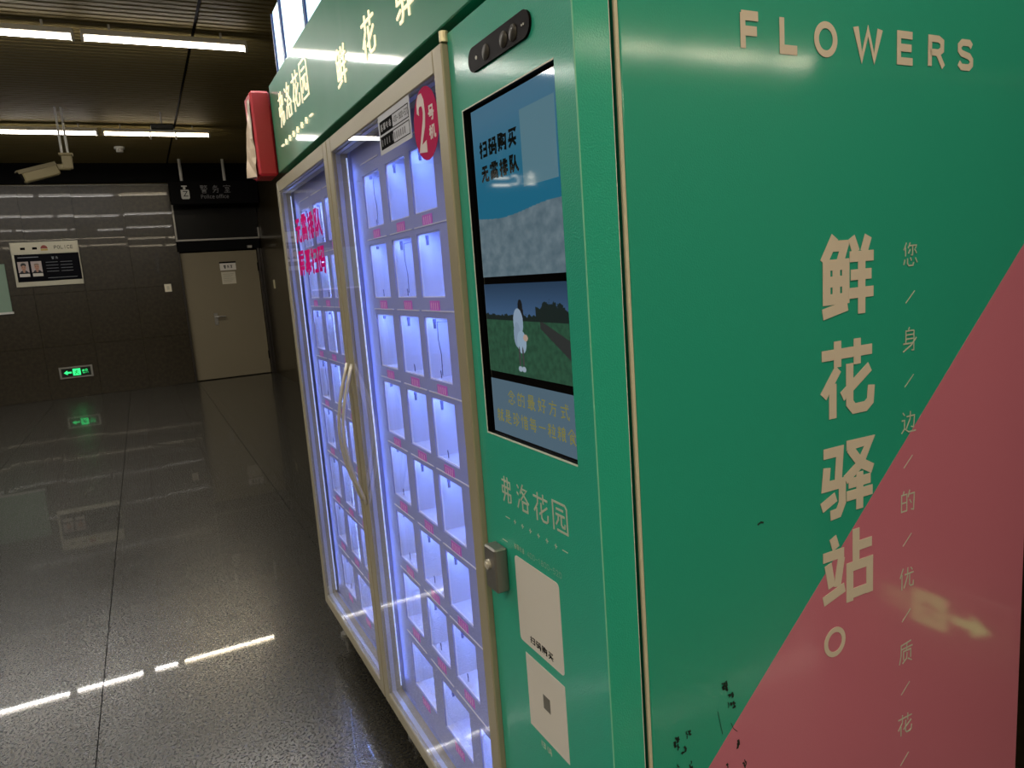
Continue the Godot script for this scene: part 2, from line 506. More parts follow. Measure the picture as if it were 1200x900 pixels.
func build_setting() -> void:
	var st := stt()
	box(st, Vector3(-9.2, -0.2, -12.4), Vector3(1.6, -0.021, 12.2))
	box(st, Vector3(1.6, -0.2, 0.6), Vector3(9.2, -0.021, 12.2))
	var floor_base := struct("floor", st, M.joint)
	slab_grid(floor_base, [-4.835, -3.835, -2.835, -1.835, -0.835, 0.165, 1.42], [-12.49, -11.49, -10.49, -9.49, -8.49, -7.49, -6.49, -5.49, -4.49, -3.49, -2.49, -1.49, -0.49, 1.2], M.floor)
	bx("floor_field", Vector3(-9.0, -0.02, -12.1), Vector3(-4.8375, 0, 12.0), M.floor, floor_base)
	bx("floor_field", Vector3(-4.8325, -0.02, 1.2025), Vector3(9.0, 0, 12.0), M.floor, floor_base)
	bx("floor_field", Vector3(1.4206, -0.02, 0.85), Vector3(9.0, 0, 1.2), M.floor, floor_base)

	# ceiling: a slab with narrow metal slats under it, parted by a dark groove
	st = stt()
	box(st, Vector3(-9.2, CEIL + 0.03, -12.4), Vector3(1.6, CEIL + 0.25, 12.2))
	box(st, Vector3(1.6, CEIL + 0.03, 0.6), Vector3(9.2, CEIL + 0.25, 12.2))
	var ceil := struct("ceiling", st, M.black)
	for span in [[-9.0, 0.137, -12.1], [0.163, 1.42, -12.1], [1.42, 9.0, 0.87]]:
		st = stt()
		var z: float = span[2]
		while z < 12.0:
			var q := [Vector2(0, 0), Vector2(0.012, -0.024), Vector2(0.068, -0.024), Vector2(0.08, 0)]
			for i in 3:
				poly(st, [Vector3(span[0], CEIL + 0.024 + q[i].y, z + q[i].x), Vector3(span[1], CEIL + 0.024 + q[i].y, z + q[i].x), Vector3(span[1], CEIL + 0.024 + q[i + 1].y, z + q[i + 1].x), Vector3(span[0], CEIL + 0.024 + q[i + 1].y, z + q[i + 1].x)], Vector3(0, 9, z + 0.04))
			z += 0.084
		obj("slat", st, M.ceiling, ceil).set_meta("kind", "stuff")

	# back wall: polished tiles from the floor to 3.19 m, a steel trim and a black band above
	st = stt()
	box(st, Vector3(-9.2, -0.02, -12.5), Vector3(0.12, CEIL + 0.03, WALL_Z - 0.02))
	box(st, Vector3(0.12, 2.3, -12.5), Vector3(1.6, CEIL + 0.03, WALL_Z - 0.06))
	box(st, Vector3(0.12, -0.02, -12.5), Vector3(1.6, 2.3, -12.3))
	var back := struct("wall_back", st, M.black)
	var xs := [0.12, -0.555, -1.231, -1.906, -2.58, -3.255]
	var ys := [0.0, 0.8, 1.6, 2.4, 3.17]
	for i in 5:
		for k in 4:
			st = stt()
			var c := Vector3((xs[i] + xs[i + 1]) / 2, (ys[k] + ys[k + 1]) / 2, WALL_Z)
			var tilt := Basis.from_euler(Vector3(rng.randf_range(-0.0022, 0.0022), rng.randf_range(-0.0022, 0.0022), 0))
			box(st, Vector3(xs[i + 1] + 0.0012, ys[k] + 0.0012, WALL_Z - 0.02) - c, Vector3(xs[i] - 0.0012, ys[k + 1] - 0.0012, WALL_Z) - c, 0.001, Transform3D(tilt, c))
			obj("tile", st, M.stone, back)
	bx("stone_field", Vector3(-9.0, 0, WALL_Z - 0.02), Vector3(-3.2575, 3.17, WALL_Z), M.stone, back)
	st = stt()
	tube(st, [Vector3(-3.3, 3.185, WALL_Z - 0.008), Vector3(0.12, 3.185, WALL_Z - 0.008)], 0.022, 16)
	struct("trim_1", st, mat("e8e6e0", 0.16, 1.0))

	# right wall behind the machine, left wall and the wall behind the viewer
	st = stt()
	box(st, Vector3(WALL_X, -0.02, -12.5), Vector3(WALL_X + 0.25, CEIL + 0.03, 0.85))
	struct("wall_right", st, M.stone)
	st = stt()
	box(st, Vector3(WALL_X + 0.25, -0.02, 0.6), Vector3(9.2, CEIL + 0.03, 0.85))
	struct("wall_side", st, M.plain_wall)
	st = stt()
	box(st, Vector3(9.0, -0.02, 0.6), Vector3(9.2, CEIL + 0.03, 12.2))
	struct("wall_end", st, M.plain_wall)
	st = stt()
	box(st, Vector3(-9.2, -0.02, -12.5), Vector3(-9.0, CEIL + 0.03, 12.2))
	struct("wall_left", st, M.plain_wall)
	st = stt()
	box(st, Vector3(-9.2, -0.02, 12.0), Vector3(9.2, CEIL + 0.03, 12.2))
	struct("wall_front", st, M.plain_wall)

	# the door of the police office, set back, with a jamb, a dark lintel and a steel framed transom
	st = stt()
	var dz := WALL_Z - 0.07
	box(st, Vector3(0.150, 0.012, dz - 0.05), Vector3(1.335, 2.10, dz), 0.004)
	var door := struct("door_1", st, M.door)
	bx("door_jamb", Vector3(0.12, 0, -12.3), Vector3(0.147, 2.12, WALL_Z + 0.004), M.jamb, door, 0.002)
	bx("door_jamb", Vector3(1.338, 0, -12.3), Vector3(1.375, 2.12, WALL_Z + 0.004), M.jamb, door, 0.002)
	bx("door_jamb", Vector3(1.38, 0, -12.3), Vector3(1.419, 2.12, WALL_Z - 0.02), M.jamb, door, 0.002)
	bx("lintel", Vector3(0.122, 2.12, -12.29), Vector3(1.40, 2.30, WALL_Z - 0.04), M.black, door, 0.003)
	var h := stt()
	box(h, Vector3(0.54, 0.90, dz), Vector3(0.60, 1.10, dz + 0.012), 0.004)
	tube(h, [Vector3(0.57, 1.04, dz + 0.01), Vector3(0.57, 1.04, dz + 0.055), Vector3(0.60, 1.04, dz + 0.06), Vector3(0.72, 1.035, dz + 0.06)], 0.012, 8)
	obj("door_handle", h, M.dull_steel, door)
	bx("door_closer", Vector3(1.19, 2.13, WALL_Z - 0.04), Vector3(1.27, 2.18, WALL_Z + 0.01), M.dull_steel, door, 0.006)
	for y in [0.25, 1.75]:
		bx("hinge", Vector3(1.322, y, dz), Vector3(1.345, y + 0.14, dz + 0.012), M.black, door, 0.003)
	var fz := WALL_Z - 0.058
	bx("transom_panel", Vector3(0.15, 2.30, fz - 0.01), Vector3(1.41, 3.16, fz), mat("0d0c0a", 0.3, 0.0, 0.25), door)
	st = stt()
	box(st, Vector3(0.121, 2.30, fz), Vector3(0.150, 2.92, fz + 0.03), 0.003)
	box(st, Vector3(0.121, 2.285, fz), Vector3(1.415, 2.315, fz + 0.03), 0.003)
	box(st, Vector3(1.390, 2.30, fz), Vector3(1.415, 2.47, fz + 0.03), 0.003)
	obj("transom_frame", st, M.dull_steel, door)

# ---------------------------------------------------------------- lamps
func build_lamps() -> void:
	var rows := [-9.3, -5.75, -2.2, 1.35, 4.9]
	var names := {
		"1,0": "lit ceiling tube lamp, rightmost of the nearer row, near the dark groove", "1,1": "lit ceiling tube lamp cut by the photo's left edge, in the nearer row",
		"0,0": "lit ceiling tube lamp, rightmost of the far row above the police office wall", "0,1": "lit ceiling tube lamp of the far row behind the security camera's pipes"}
	var warm_tube := glow("ffeccb", 14.0, "ffffff")
	var white_tube := glow("fff6ec", 14.0, "ffffff")
	for r in rows.size():
		for i in (8 if rows[r] < 1.0 else 14):
			var x1: float = 0.548 - 1.237 * i if i < 8 else 0.548 + 1.237 * (i - 7)
			if x1 < (-8.0 if r > 0 else -2.5):
				continue
			var key := "%d,%d" % [r, i]
			var t := thing("tube_lamp", names.get(key, "lit ceiling tube lamp of the hall, outside the photo's frame"), "lamp", Vector3(x1 - 0.60, 3.39, rows[r]), "tube lamps in rows under the slatted ceiling")
			bx("housing", Vector3(-0.595, 0.02, -0.028), Vector3(0.595, 0.06, 0.028), M.lamp_white, t, 0.004)
			var st := stt(true)
			tube(st, [Vector3(-0.575, 0, 0), Vector3(0.575, 0, 0)], 0.019, 10)
			var white: bool = r == 1 or r == 2 or (r == 0 and i > 0)
			obj("lamp_tube", st, white_tube if white else warm_tube, t)
			for s in [-1.0, 1.0]:
				bx("end_cap", Vector3(s * 0.575, -0.024, -0.024), Vector3(s * 0.598, 0.03, 0.024), M.lamp_white, t, 0.004)
				bx("hanger", Vector3(s * 0.4 - 0.008, 0.06, -0.008), Vector3(s * 0.4 + 0.008, CEIL - 3.39 + 0.001, 0.008), M.lamp_white, t)
			area(t, Vector3(0, -0.022, 0), Vector3(-90, 0, 0), Vector2(1.15, 0.038), 1.5, Color(0.98, 0.97, 0.95) if white else WARM)

# ---------------------------------------------------------------- the vending machine
const EX := Vector3(1, 0, 0)
const EY := Vector3(0, 1, 0)
const EZ := Vector3(0, 0, 1)

func on_front(st_or: float) -> Vector3:   # outward step from the machine's front
	return Vector3(-st_or, 0, 0)

func front_words(called: String, text: String, m: Material, p: Node, z: float, y: float, w: float, h: float, pitch: float, x: float, depth: float, weight: float) -> MeshInstance3D:
	return words(called, text, m, p, Vector3(x, y, z), EZ * w, -EY * h, EZ * pitch, on_front(depth), weight)

func build_machine() -> void:
	var v := thing("vending_machine", "green flower vending machine with two lit glass doors and a pink triangle on its side", "vending machine")
	# cabinet
	var st := stt()
	box(st, Vector3(0.0705, 0.10, -0.022), Vector3(1.03, 2.15, 0), 0.0015)
	obj("side_panel", st, M.green_side, v)
	bx("edge_strip", Vector3(0.0645, 0.10, -0.006), Vector3(0.0702, 2.15, -0.0008), mat("c9bfa6", 0.5), v, 0.001)
	st = stt()
	box(st, Vector3(0.33, 0.10, -2.05), Vector3(1.03, 2.15, -0.0225))
	box(st, Vector3(0.04, 0.10, -2.05), Vector3(0.33, 2.15, -2.035))
	box(st, Vector3(0.072, 0.10, -0.39), Vector3(0.33, 2.15, -0.0225))
	box(st, Vector3(0.0555, 0.10, -0.39), Vector3(0.072, 2.15, -0.02))
	box(st, Vector3(0.04, 0.10, -2.035), Vector3(0.33, 0.19, -0.39))
	box(st, Vector3(0.04, 1.79, -2.035), Vector3(0.33, 1.836, -0.39))
	obj("cabinet_body", st, M.black, v)
	st = stt()
	box(st, Vector3(0.14, 0.0, -2.0), Vector3(1.0, 0.10, -0.05))
	obj("plinth", st, M.black, v)
	for f in [Vector2(0.03, -2.02), Vector2(0.05, -1.24), Vector2(0.05, -0.42)]:
		st = stt()
		tube(st, [Vector3(f.x + 0.02, 0, f.y), Vector3(f.x + 0.02, 0.012, f.y)], 0.024, 12)
		tube(st, [Vector3(f.x + 0.02, 0.012, f.y), Vector3(f.x + 0.02, 0.11, f.y)], 0.008, 8)
		obj("levelling_foot", st, M.dull_steel, v)
	bx("base_rail", Vector3(0.03, 0.10, -2.045), Vector3(0.06, 0.15, -0.39), M.frame_dark, v, 0.003)

	# the pink triangle, the characters and the scuffs on the side
	st = stt()
	prism(st, PackedVector2Array([Vector2(1.0295, 1.4375), Vector2(1.0295, 0.1), Vector2(0.071, 0.1), Vector2(0.071, 0.5295)]), Vector3(0, 0, 0.0002), EX, EY, EZ * 0.0003)
	obj("pink_triangle", st, M.pink_side, v)
	var fx := [0.279, 0.355, 0.426, 0.513, 0.616, 0.695, 0.774]
	var fw := [0.034, 0.034, 0.047, 0.063, 0.038, 0.042, 0.041]
	for i in 7:
		st = stt()
		var wt: float = [28, 28, 21, 20, 25, 23, 23][i]
		glyph(st, "FLOWERS"[i], Vector3(fx[i], 1.7545, 0.0006), EX * fw[i], -EY * 0.047, EZ * 0.0006, wt)
		obj("letter", st, M.letter, v)
	var big := "鲜花驿站"
	var top := [1.443, 1.2765, 1.109, 0.946]
	for i in 4:
		st = stt()
		glyph(st, big[i], Vector3(0.431, top[i], 0.0006), EX * 0.131, -EY * 0.133, EZ * 0.0006, 13.0)
		obj("character", st, M.letter, v)
	st = stt()
	glyph(st, "。", Vector3(0.4385, 0.7765, 0.0006), EX * 0.051, -EY * 0.051, EZ * 0.0006, 18.0)
	obj("character", st, M.letter, v)
	var small := "您/身/边/的/优/质/花/"
	for i in small.length():
		st = stt()
		var cy: float = 1.401 - 0.0730 * i
		var sl: bool = small[i] == "/"
		var w := 0.026 if sl else 0.043
		var h := 0.022 if sl else 0.044
		glyph(st, small[i], Vector3(0.655 - w / 2, cy + h / 2, 0.0006), EX * w, -EY * h, EZ * 0.0004, 7.5 if sl else 5.5)
		obj("character", st, M.thin_letter, v)
	build_scuffs(v)

	# header with raised letters
	st = stt()
	box(st, Vector3(0.0, 1.842, -2.035), Vector3(0.30, 2.15, -0.0), 0.002)
	obj("header", st, M.green_header, v)
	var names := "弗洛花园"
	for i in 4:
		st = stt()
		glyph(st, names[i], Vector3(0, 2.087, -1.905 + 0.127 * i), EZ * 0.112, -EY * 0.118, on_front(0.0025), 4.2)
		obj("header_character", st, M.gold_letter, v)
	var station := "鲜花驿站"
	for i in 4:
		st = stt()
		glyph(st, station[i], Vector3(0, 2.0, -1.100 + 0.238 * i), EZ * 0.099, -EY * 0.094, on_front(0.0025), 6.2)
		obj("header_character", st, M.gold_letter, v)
	st = stt()
	for i in 8:
		var z := -1.90 + 0.067 * i
		if i == 0 or i == 7:
			box(st, Vector3(-0.006, 1.912, z), Vector3(0, 1.916, z + 0.034))
		else:
			box(st, Vector3(-0.006, 1.905, z + 0.012), Vector3(0, 1.923, z + 0.016))
			box(st, Vector3(-0.006, 1.913, z + 0.006), Vector3(0, 1.916, z + 0.024))
	fine(obj("header_tagline", st, M.gold_letter, v))
	bx("header_recess", Vector3(0.05, 1.8235, -2.03), Vector3(0.07, 1.842, -0.06), M.black, v)

	build_control_door(v)
	build_glass_door(v, -2.055, -1.2465, true)
	build_glass_door(v, -1.2395, -0.391, false)
	build_lockers(v)

func scuff(st: SurfaceTool, pts: Array, w: float) -> void:
	ribbon(st, PackedVector2Array(pts), w, Vector3(0, 0, 0.0006), EX, EY, EZ * 0.0002)

func build_scuffs(v: Node3D) -> void:
	var st := stt()
	var r := RandomNumberGenerator.new()
	r.seed = 4
	for c in [[0.212, 0.757, 0.007, 0.010, 9], [0.224, 0.731, 0.008, 0.012, 7], [0.231, 0.718, 0.004, 0.006, 3], [0.113, 0.698, 0.006, 0.010, 8], [0.136, 0.702, 0.005, 0.008, 5], [0.126, 0.680, 0.005, 0.007, 4], [0.114, 0.652, 0.006, 0.012, 8], [0.139, 0.645, 0.005, 0.014, 7], [0.250, 0.606, 0.005, 0.012, 6], [0.213, 0.625, 0.002, 0.010, 2], [0.237, 0.651, 0.002, 0.006, 2]]:
		for i in c[4]:
			var p := Vector2(c[0] + r.randf_range(-c[2], c[2]) * 0.8, c[1] + r.randf_range(-c[3], c[3]) * 0.8)
			var q := p + Vector2(r.randf_range(-0.002, 0.004), r.randf_range(-0.011, -0.002))
			scuff(st, [p, (p + q) / 2 + Vector2(r.randf_range(-0.002, 0.002), 0), q], r.randf_range(0.0014, 0.0050))
	scuff(st, [Vector2(0.198, 0.717), Vector2(0.201, 0.70), Vector2(0.206, 0.675)], 0.0010)
	scuff(st, [Vector2(0.224, 0.688), Vector2(0.229, 0.676), Vector2(0.237, 0.668)], 0.0012)
	scuff(st, [Vector2(0.29, 1.002), Vector2(0.297, 1.005), Vector2(0.303, 1.003)], 0.003)
	fine(obj("scuff_marks", st, mat("12261c", 0.7), v))

func build_control_door(v: Node3D) -> void:
	# a thick green door with a cut-out for the screen
	var z0 := -0.389
	var z1 := 0.0
	var y0 := 0.12
	var y1 := 1.8235
	var sz := [-0.348, -0.050]
	var sy := [1.1435, 1.689]
	var st := stt()
	var c := Vector3(0.027, 1.4, -0.2)
	var b := 0.0016
	# front ring
	var O := [Vector3(0, y1, z0), Vector3(0, y1, z1 - b), Vector3(0, y0, z1 - b), Vector3(0, y0, z0)]
	var I := [Vector3(0, sy[1], sz[0]), Vector3(0, sy[1], sz[1]), Vector3(0, sy[0], sz[1]), Vector3(0, sy[0], sz[0])]
	for i in 4:
		var k := (i + 1) % 4
		poly(st, [O[i], O[k], I[k], I[i]], c)
	# bevelled near edge, near side, far side, top, bottom, back
	poly(st, [Vector3(0, y1, z1 - b), Vector3(0, y0, z1 - b), Vector3(b, y0, z1), Vector3(b, y1, z1)], c)
	poly(st, [Vector3(b, y1, z1), Vector3(b, y0, z1), Vector3(0.0545, y0, z1), Vector3(0.0545, y1, z1)], c)
	poly(st, [Vector3(0, y1, z0), Vector3(0, y0, z0), Vector3(0.0545, y0, z0), Vector3(0.0545, y1, z0)], c)
	poly(st, [Vector3(0, y1, z0), Vector3(0, y1, z1), Vector3(0.0545, y1, z1), Vector3(0.0545, y1, z0)], c)
	poly(st, [Vector3(0, y0, z0), Vector3(0, y0, z1), Vector3(0.0545, y0, z1), Vector3(0.0545, y0, z0)], c)
	poly(st, [Vector3(0.0545, y1, z0), Vector3(0.0545, y1, z1), Vector3(0.0545, y0, z1), Vector3(0.0545, y0, z0)], c)
	var door := obj("control_door", st, M.green, v)
	bx("edge_highlight", Vector3(-0.0002, y0, -0.0016), Vector3(0.0012, y1, 0.0002), mat("78c4a2", 0.4), door)  # lighter vinyl edge; its pale tone paints the highlight along the near corner
	bx("gap_edge", Vector3(0.0545, y0, -0.003), Vector3(0.0553, y1, 0.0003), mat("e8e4d8", 0.5), door)

	# screen: black bezel set into the door, its panes and its writing
	var scr := bx("screen", Vector3(0.0075, sy[0], sz[0]), Vector3(0.014, sy[1], sz[1]), mat("050506", 0.06), v)
	st = stt()
	for e in [[Vector3(-0.0006, sy[0] - 0.003, sz[0] - 0.003), Vector3(0.0, sy[0], sz[1])], [Vector3(-0.0006, sy[0], sz[0] - 0.003), Vector3(0.0, sy[1], sz[0])], [Vector3(-0.0006, sy[1], sz[0] - 0.003), Vector3(0.0, sy[1] + 0.002, sz[1])]]:
		box(st, e[0], e[1])
	obj("screen_rim", st, mat("cfd8c8", 0.4), scr)
	st = stt()
	box(st, Vector3(0.0003, sy[0], sz[0] - 0.002), Vector3(0.012, sy[1], sz[0] + 0.0006))
	box(st, Vector3(0.0003, sy[0], sz[1] - 0.0006), Vector3(0.012, sy[1], sz[1] + 0.002))
	box(st, Vector3(0.0003, sy[0] - 0.002, sz[0]), Vector3(0.012, sy[0] + 0.0006, sz[1]))
	box(st, Vector3(0.0003, sy[1] - 0.0006, sz[0]), Vector3(0.012, sy[1] + 0.002, sz[1]))
	obj("bezel", st, mat("060607", 0.5, 0.0, 0.2), scr)
	var X := 0.0072
	var zl := -0.333
	var zr := sz[1] as float
	var im := Image.create(256, 256, false, Image.FORMAT_RGB8)
	var nz := FastNoiseLite.new()
	nz.seed = 9
	nz.frequency = 0.03
	for y in 256:
		for x in 256:
			var t := y / 255.0
			var col := Color("41667c").lerp(Color("1b5c76"), smoothstep(0.0, 0.55, t))
			if t > 0.64 + 0.02 * sin(x * 0.02):
				var k := nz.get_noise_2d(x, y * 1.4) * 0.5 + 0.5
				col = Color("475a64").lerp(Color("66767e"), clampf(k * 1.2 - 0.1, 0, 1))
			im.set_pixel(x, y, col)
	picture("screen_picture", im, [Vector3(X, 1.684, zl), Vector3(X, 1.684, zr), Vector3(X, 1.414, zr), Vector3(X, 1.414, zl)], scr, 1.0, 0.04)
	im = Image.create(288, 160, false, Image.FORMAT_RGB8)
	for y in 160:
		for x in 288:
			var k := nz.get_noise_2d(x * 2.0, y * 2.0) * 0.5 + 0.5
			var col := Color("24384e").lerp(Color("3c587a"), clampf(y / 60.0, 0, 1))
			if y > 48 + k * 12 and y < 64 or (x > 178 and y > 20 + absf(x - 225) * 0.2 + k * 22 and y < 66):
				col = Color("17211f")
			if y >= 64:
				col = Color("1f3a2c").lerp(Color("2e5640"), k)
				if y > 64 + (x - 200) * 0.35 and y < 74 + (x - 190) * 0.55 and x > 190:
					col = Color("2a2d2c")
			im.set_pixel(x, y, col)
	dot(im, 128, 40, 8, 13, "141618"); dot(im, 131, 52, 7, 14, "181a1c")
	dot(im, 118, 66, 17, 24, "7d90a4"); dot(im, 112, 88, 12, 22, "74879a"); dot(im, 126, 100, 16, 20, "8196a8"); dot(im, 140, 92, 8, 6, "a08a7c")
	for lx in [116, 128]:
		dot(im, lx, 126, 3, 18, "3c3a3c"); dot(im, lx, 147, 7, 5, "8a98a6")
	picture("video_picture", im, [Vector3(X, 1.402, zl), Vector3(X, 1.402, zr), Vector3(X, 1.254, zr), Vector3(X, 1.254, zl)], scr, 1.0, 0.04)
	im = Image.create(8, 8, false, Image.FORMAT_RGB8)
	im.fill(Color("4a5f6d"))
	picture("caption_picture", im, [Vector3(X, 1.241, zl), Vector3(X, 1.241, zr), Vector3(X, 1.147, zr), Vector3(X, 1.147, zl)], scr, 1.0, 0.04)
	var code_mat := glow("4f707c", 1.0, "101010")
	code_mat.roughness = 0.04
	bx("code_area", Vector3(X - 0.0004, 1.543, -0.166), Vector3(X - 0.0001, 1.652, -0.066), code_mat, scr)
	var ink := mat("0c1416", 0.1)
	front_words("screen_words", "扫码购买", ink, scr, -0.310, 1.632, 0.030, 0.027, 0.034, X - 0.0002, 0.0002, 18.0)
	front_words("screen_words", "无需排队", ink, scr, -0.310, 1.594, 0.030, 0.027, 0.034, X - 0.0002, 0.0002, 18.0)
	var gold := glow("6f6d3c", 1.0, "101010")
	front_words("screen_words", "念的最好方式", gold, scr, -0.272, 1.2265, 0.026, 0.025, 0.034, X - 0.0002, 0.0002, 9.0)
	front_words("screen_words", "就是珍惜每一粒粮食", gold, scr, -0.318, 1.1905, 0.024, 0.024, 0.0292, X - 0.0002, 0.0002, 9.0)

	# camera bar
	st = stt()
	var cap := PackedVector2Array()
	for i in 12:
		cap.append(Vector2(-0.119, 1.7535) + Vector2.from_angle(-PI / 2 + PI * i / 11) * 0.0185)
	for i in 12:
		cap.append(Vector2(-0.285, 1.7535) + Vector2.from_angle(PI / 2 + PI * i / 11) * 0.0185)
	prism(st, cap, Vector3.ZERO, EZ, EY, on_front(0.004))
	var bar := obj("camera_bar", st, M.dark_plastic, v)
	for z in [-0.238, -0.178, -0.148]:
		st = stt(true)
		tube(st, [Vector3(-0.003, 1.7515, z), Vector3(-0.0052, 1.7515, z)], 0.0115, 20)
		obj("lens", st, M.lens, bar)
	for z in [-0.272, -0.121, -0.116]:
		st = stt()
		tube(st, [Vector3(-0.003, 1.753, z), Vector3(-0.005, 1.753, z)], 0.003 if z < -0.2 else 0.0015, 10)
		obj("indicator", st, M.white, bar)

	# lock on the far edge of the door
	var lock := bx("lock", Vector3(-0.026, 0.856, -0.351), Vector3(0, 0.938, -0.306), M.dull_steel, v, 0.003)
	st = stt()
	tube(st, [Vector3(-0.024, 0.905, -0.333), Vector3(-0.031, 0.905, -0.333)], 0.009, 14)
	tube(st, [Vector3(-0.03, 0.905, -0.333), Vector3(-0.033, 0.905, -0.333)], 0.005, 12)
	obj("key_cylinder", st, M.chrome, lock)

	# printed name, tagline, phone line and the two stickers
	front_words("printed_name", "弗洛", M.thin_letter, door, -0.315, 1.0735, 0.047, 0.050, 0.061, 0, 0.0004, 7.0)
	front_words("printed_name", "花园", M.thin_letter, door, -0.195, 1.0735, 0.050, 0.050, 0.059, 0, 0.0004, 7.0)
	st = stt()
	for i in 8:
		var z := -0.302 + 0.0275 * i
		if i == 0 or i == 7:
			box(st, Vector3(-0.0004, 0.9965, z), Vector3(0, 0.998, z + 0.016))
		else:
			box(st, Vector3(-0.0004, 0.993, z + 0.007), Vector3(0, 1.001, z + 0.0085))
			box(st, Vector3(-0.0004, 0.9965, z + 0.004), Vector3(0, 0.998, z + 0.012))
	fine(obj("printed_tagline", st, M.thin_letter, door))
	st = stt()
	box(st, Vector3(-0.0004, 0.949, -0.322), Vector3(0, 0.9505, -0.303))
	obj("printed_dash", st, M.thin_letter, door)
	front_words("phone_line", "客服电话:400-1800-520", mat("9db59d", 0.55), door, -0.277, 0.957, 0.0082, 0.0098, 0.0095, 0, 0.0003, 9.0)
	var plate := stt()
	var rr := PackedVector2Array()
	for k in [[-0.136, 0.927, 0.0], [-0.270, 0.927, 90.0], [-0.270, 0.786, 180.0], [-0.136, 0.786, 270.0]]:
		for i in 6:
			rr.append(Vector2(k[0], k[1]) + Vector2.from_angle(deg_to_rad(k[2] + 18.0 * i)) * 0.008)
	prism(plate, rr, Vector3.ZERO, EZ, EY, on_front(0.0005))
	var s1 := obj("sticker", plate, M.paper, v)
	s1.set_meta("label", "white sticker with rounded corners")
	front_words("caption", "扫码购买", M.print_black, s1, -0.240, 0.8015, 0.018, 0.014, 0.0205, -0.0005, 0.0003, 12.0)
	plate = stt()
	box(plate, Vector3(-0.0005, 0.622, -0.262), Vector3(0, 0.760, -0.130))
	var s2 := obj("sticker", plate, M.paper, v)
	s2.set_meta("label", "square cornered white sticker")
	bx("sticker_picture", Vector3(-0.0008, 0.682, -0.207), Vector3(-0.0005, 0.708, -0.184), mat("6a675f", 0.5), s2)
	front_words("printed_caption", "扫码", M.thin_letter, door, -0.228, 0.612, 0.017, 0.013, 0.021, 0, 0.0003, 9.0)
	# knob of the hinge at the top corner
	st = stt()
	tube(st, [Vector3(-0.004, 1.8115, -0.394), Vector3(-0.004, 1.829, -0.394)], 0.008, 12)
	obj("hinge_pin", st, mat("e6d9b0", 0.3, 0.4), v)

func ring(st: SurfaceTool, z0: float, z1: float, y0: float, y1: float, w: float, x0: float, x1: float, bev: float) -> void:
	box(st, Vector3(x0, y0, z0), Vector3(x1, y1, z0 + w), bev)
	box(st, Vector3(x0, y0, z1 - w), Vector3(x1, y1, z1), bev)
	box(st, Vector3(x0, y1 - w, z0 + w), Vector3(x1, y1, z1 - w), bev)
	box(st, Vector3(x0, y0, z0 + w), Vector3(x1, y0 + w, z1 - w), bev)

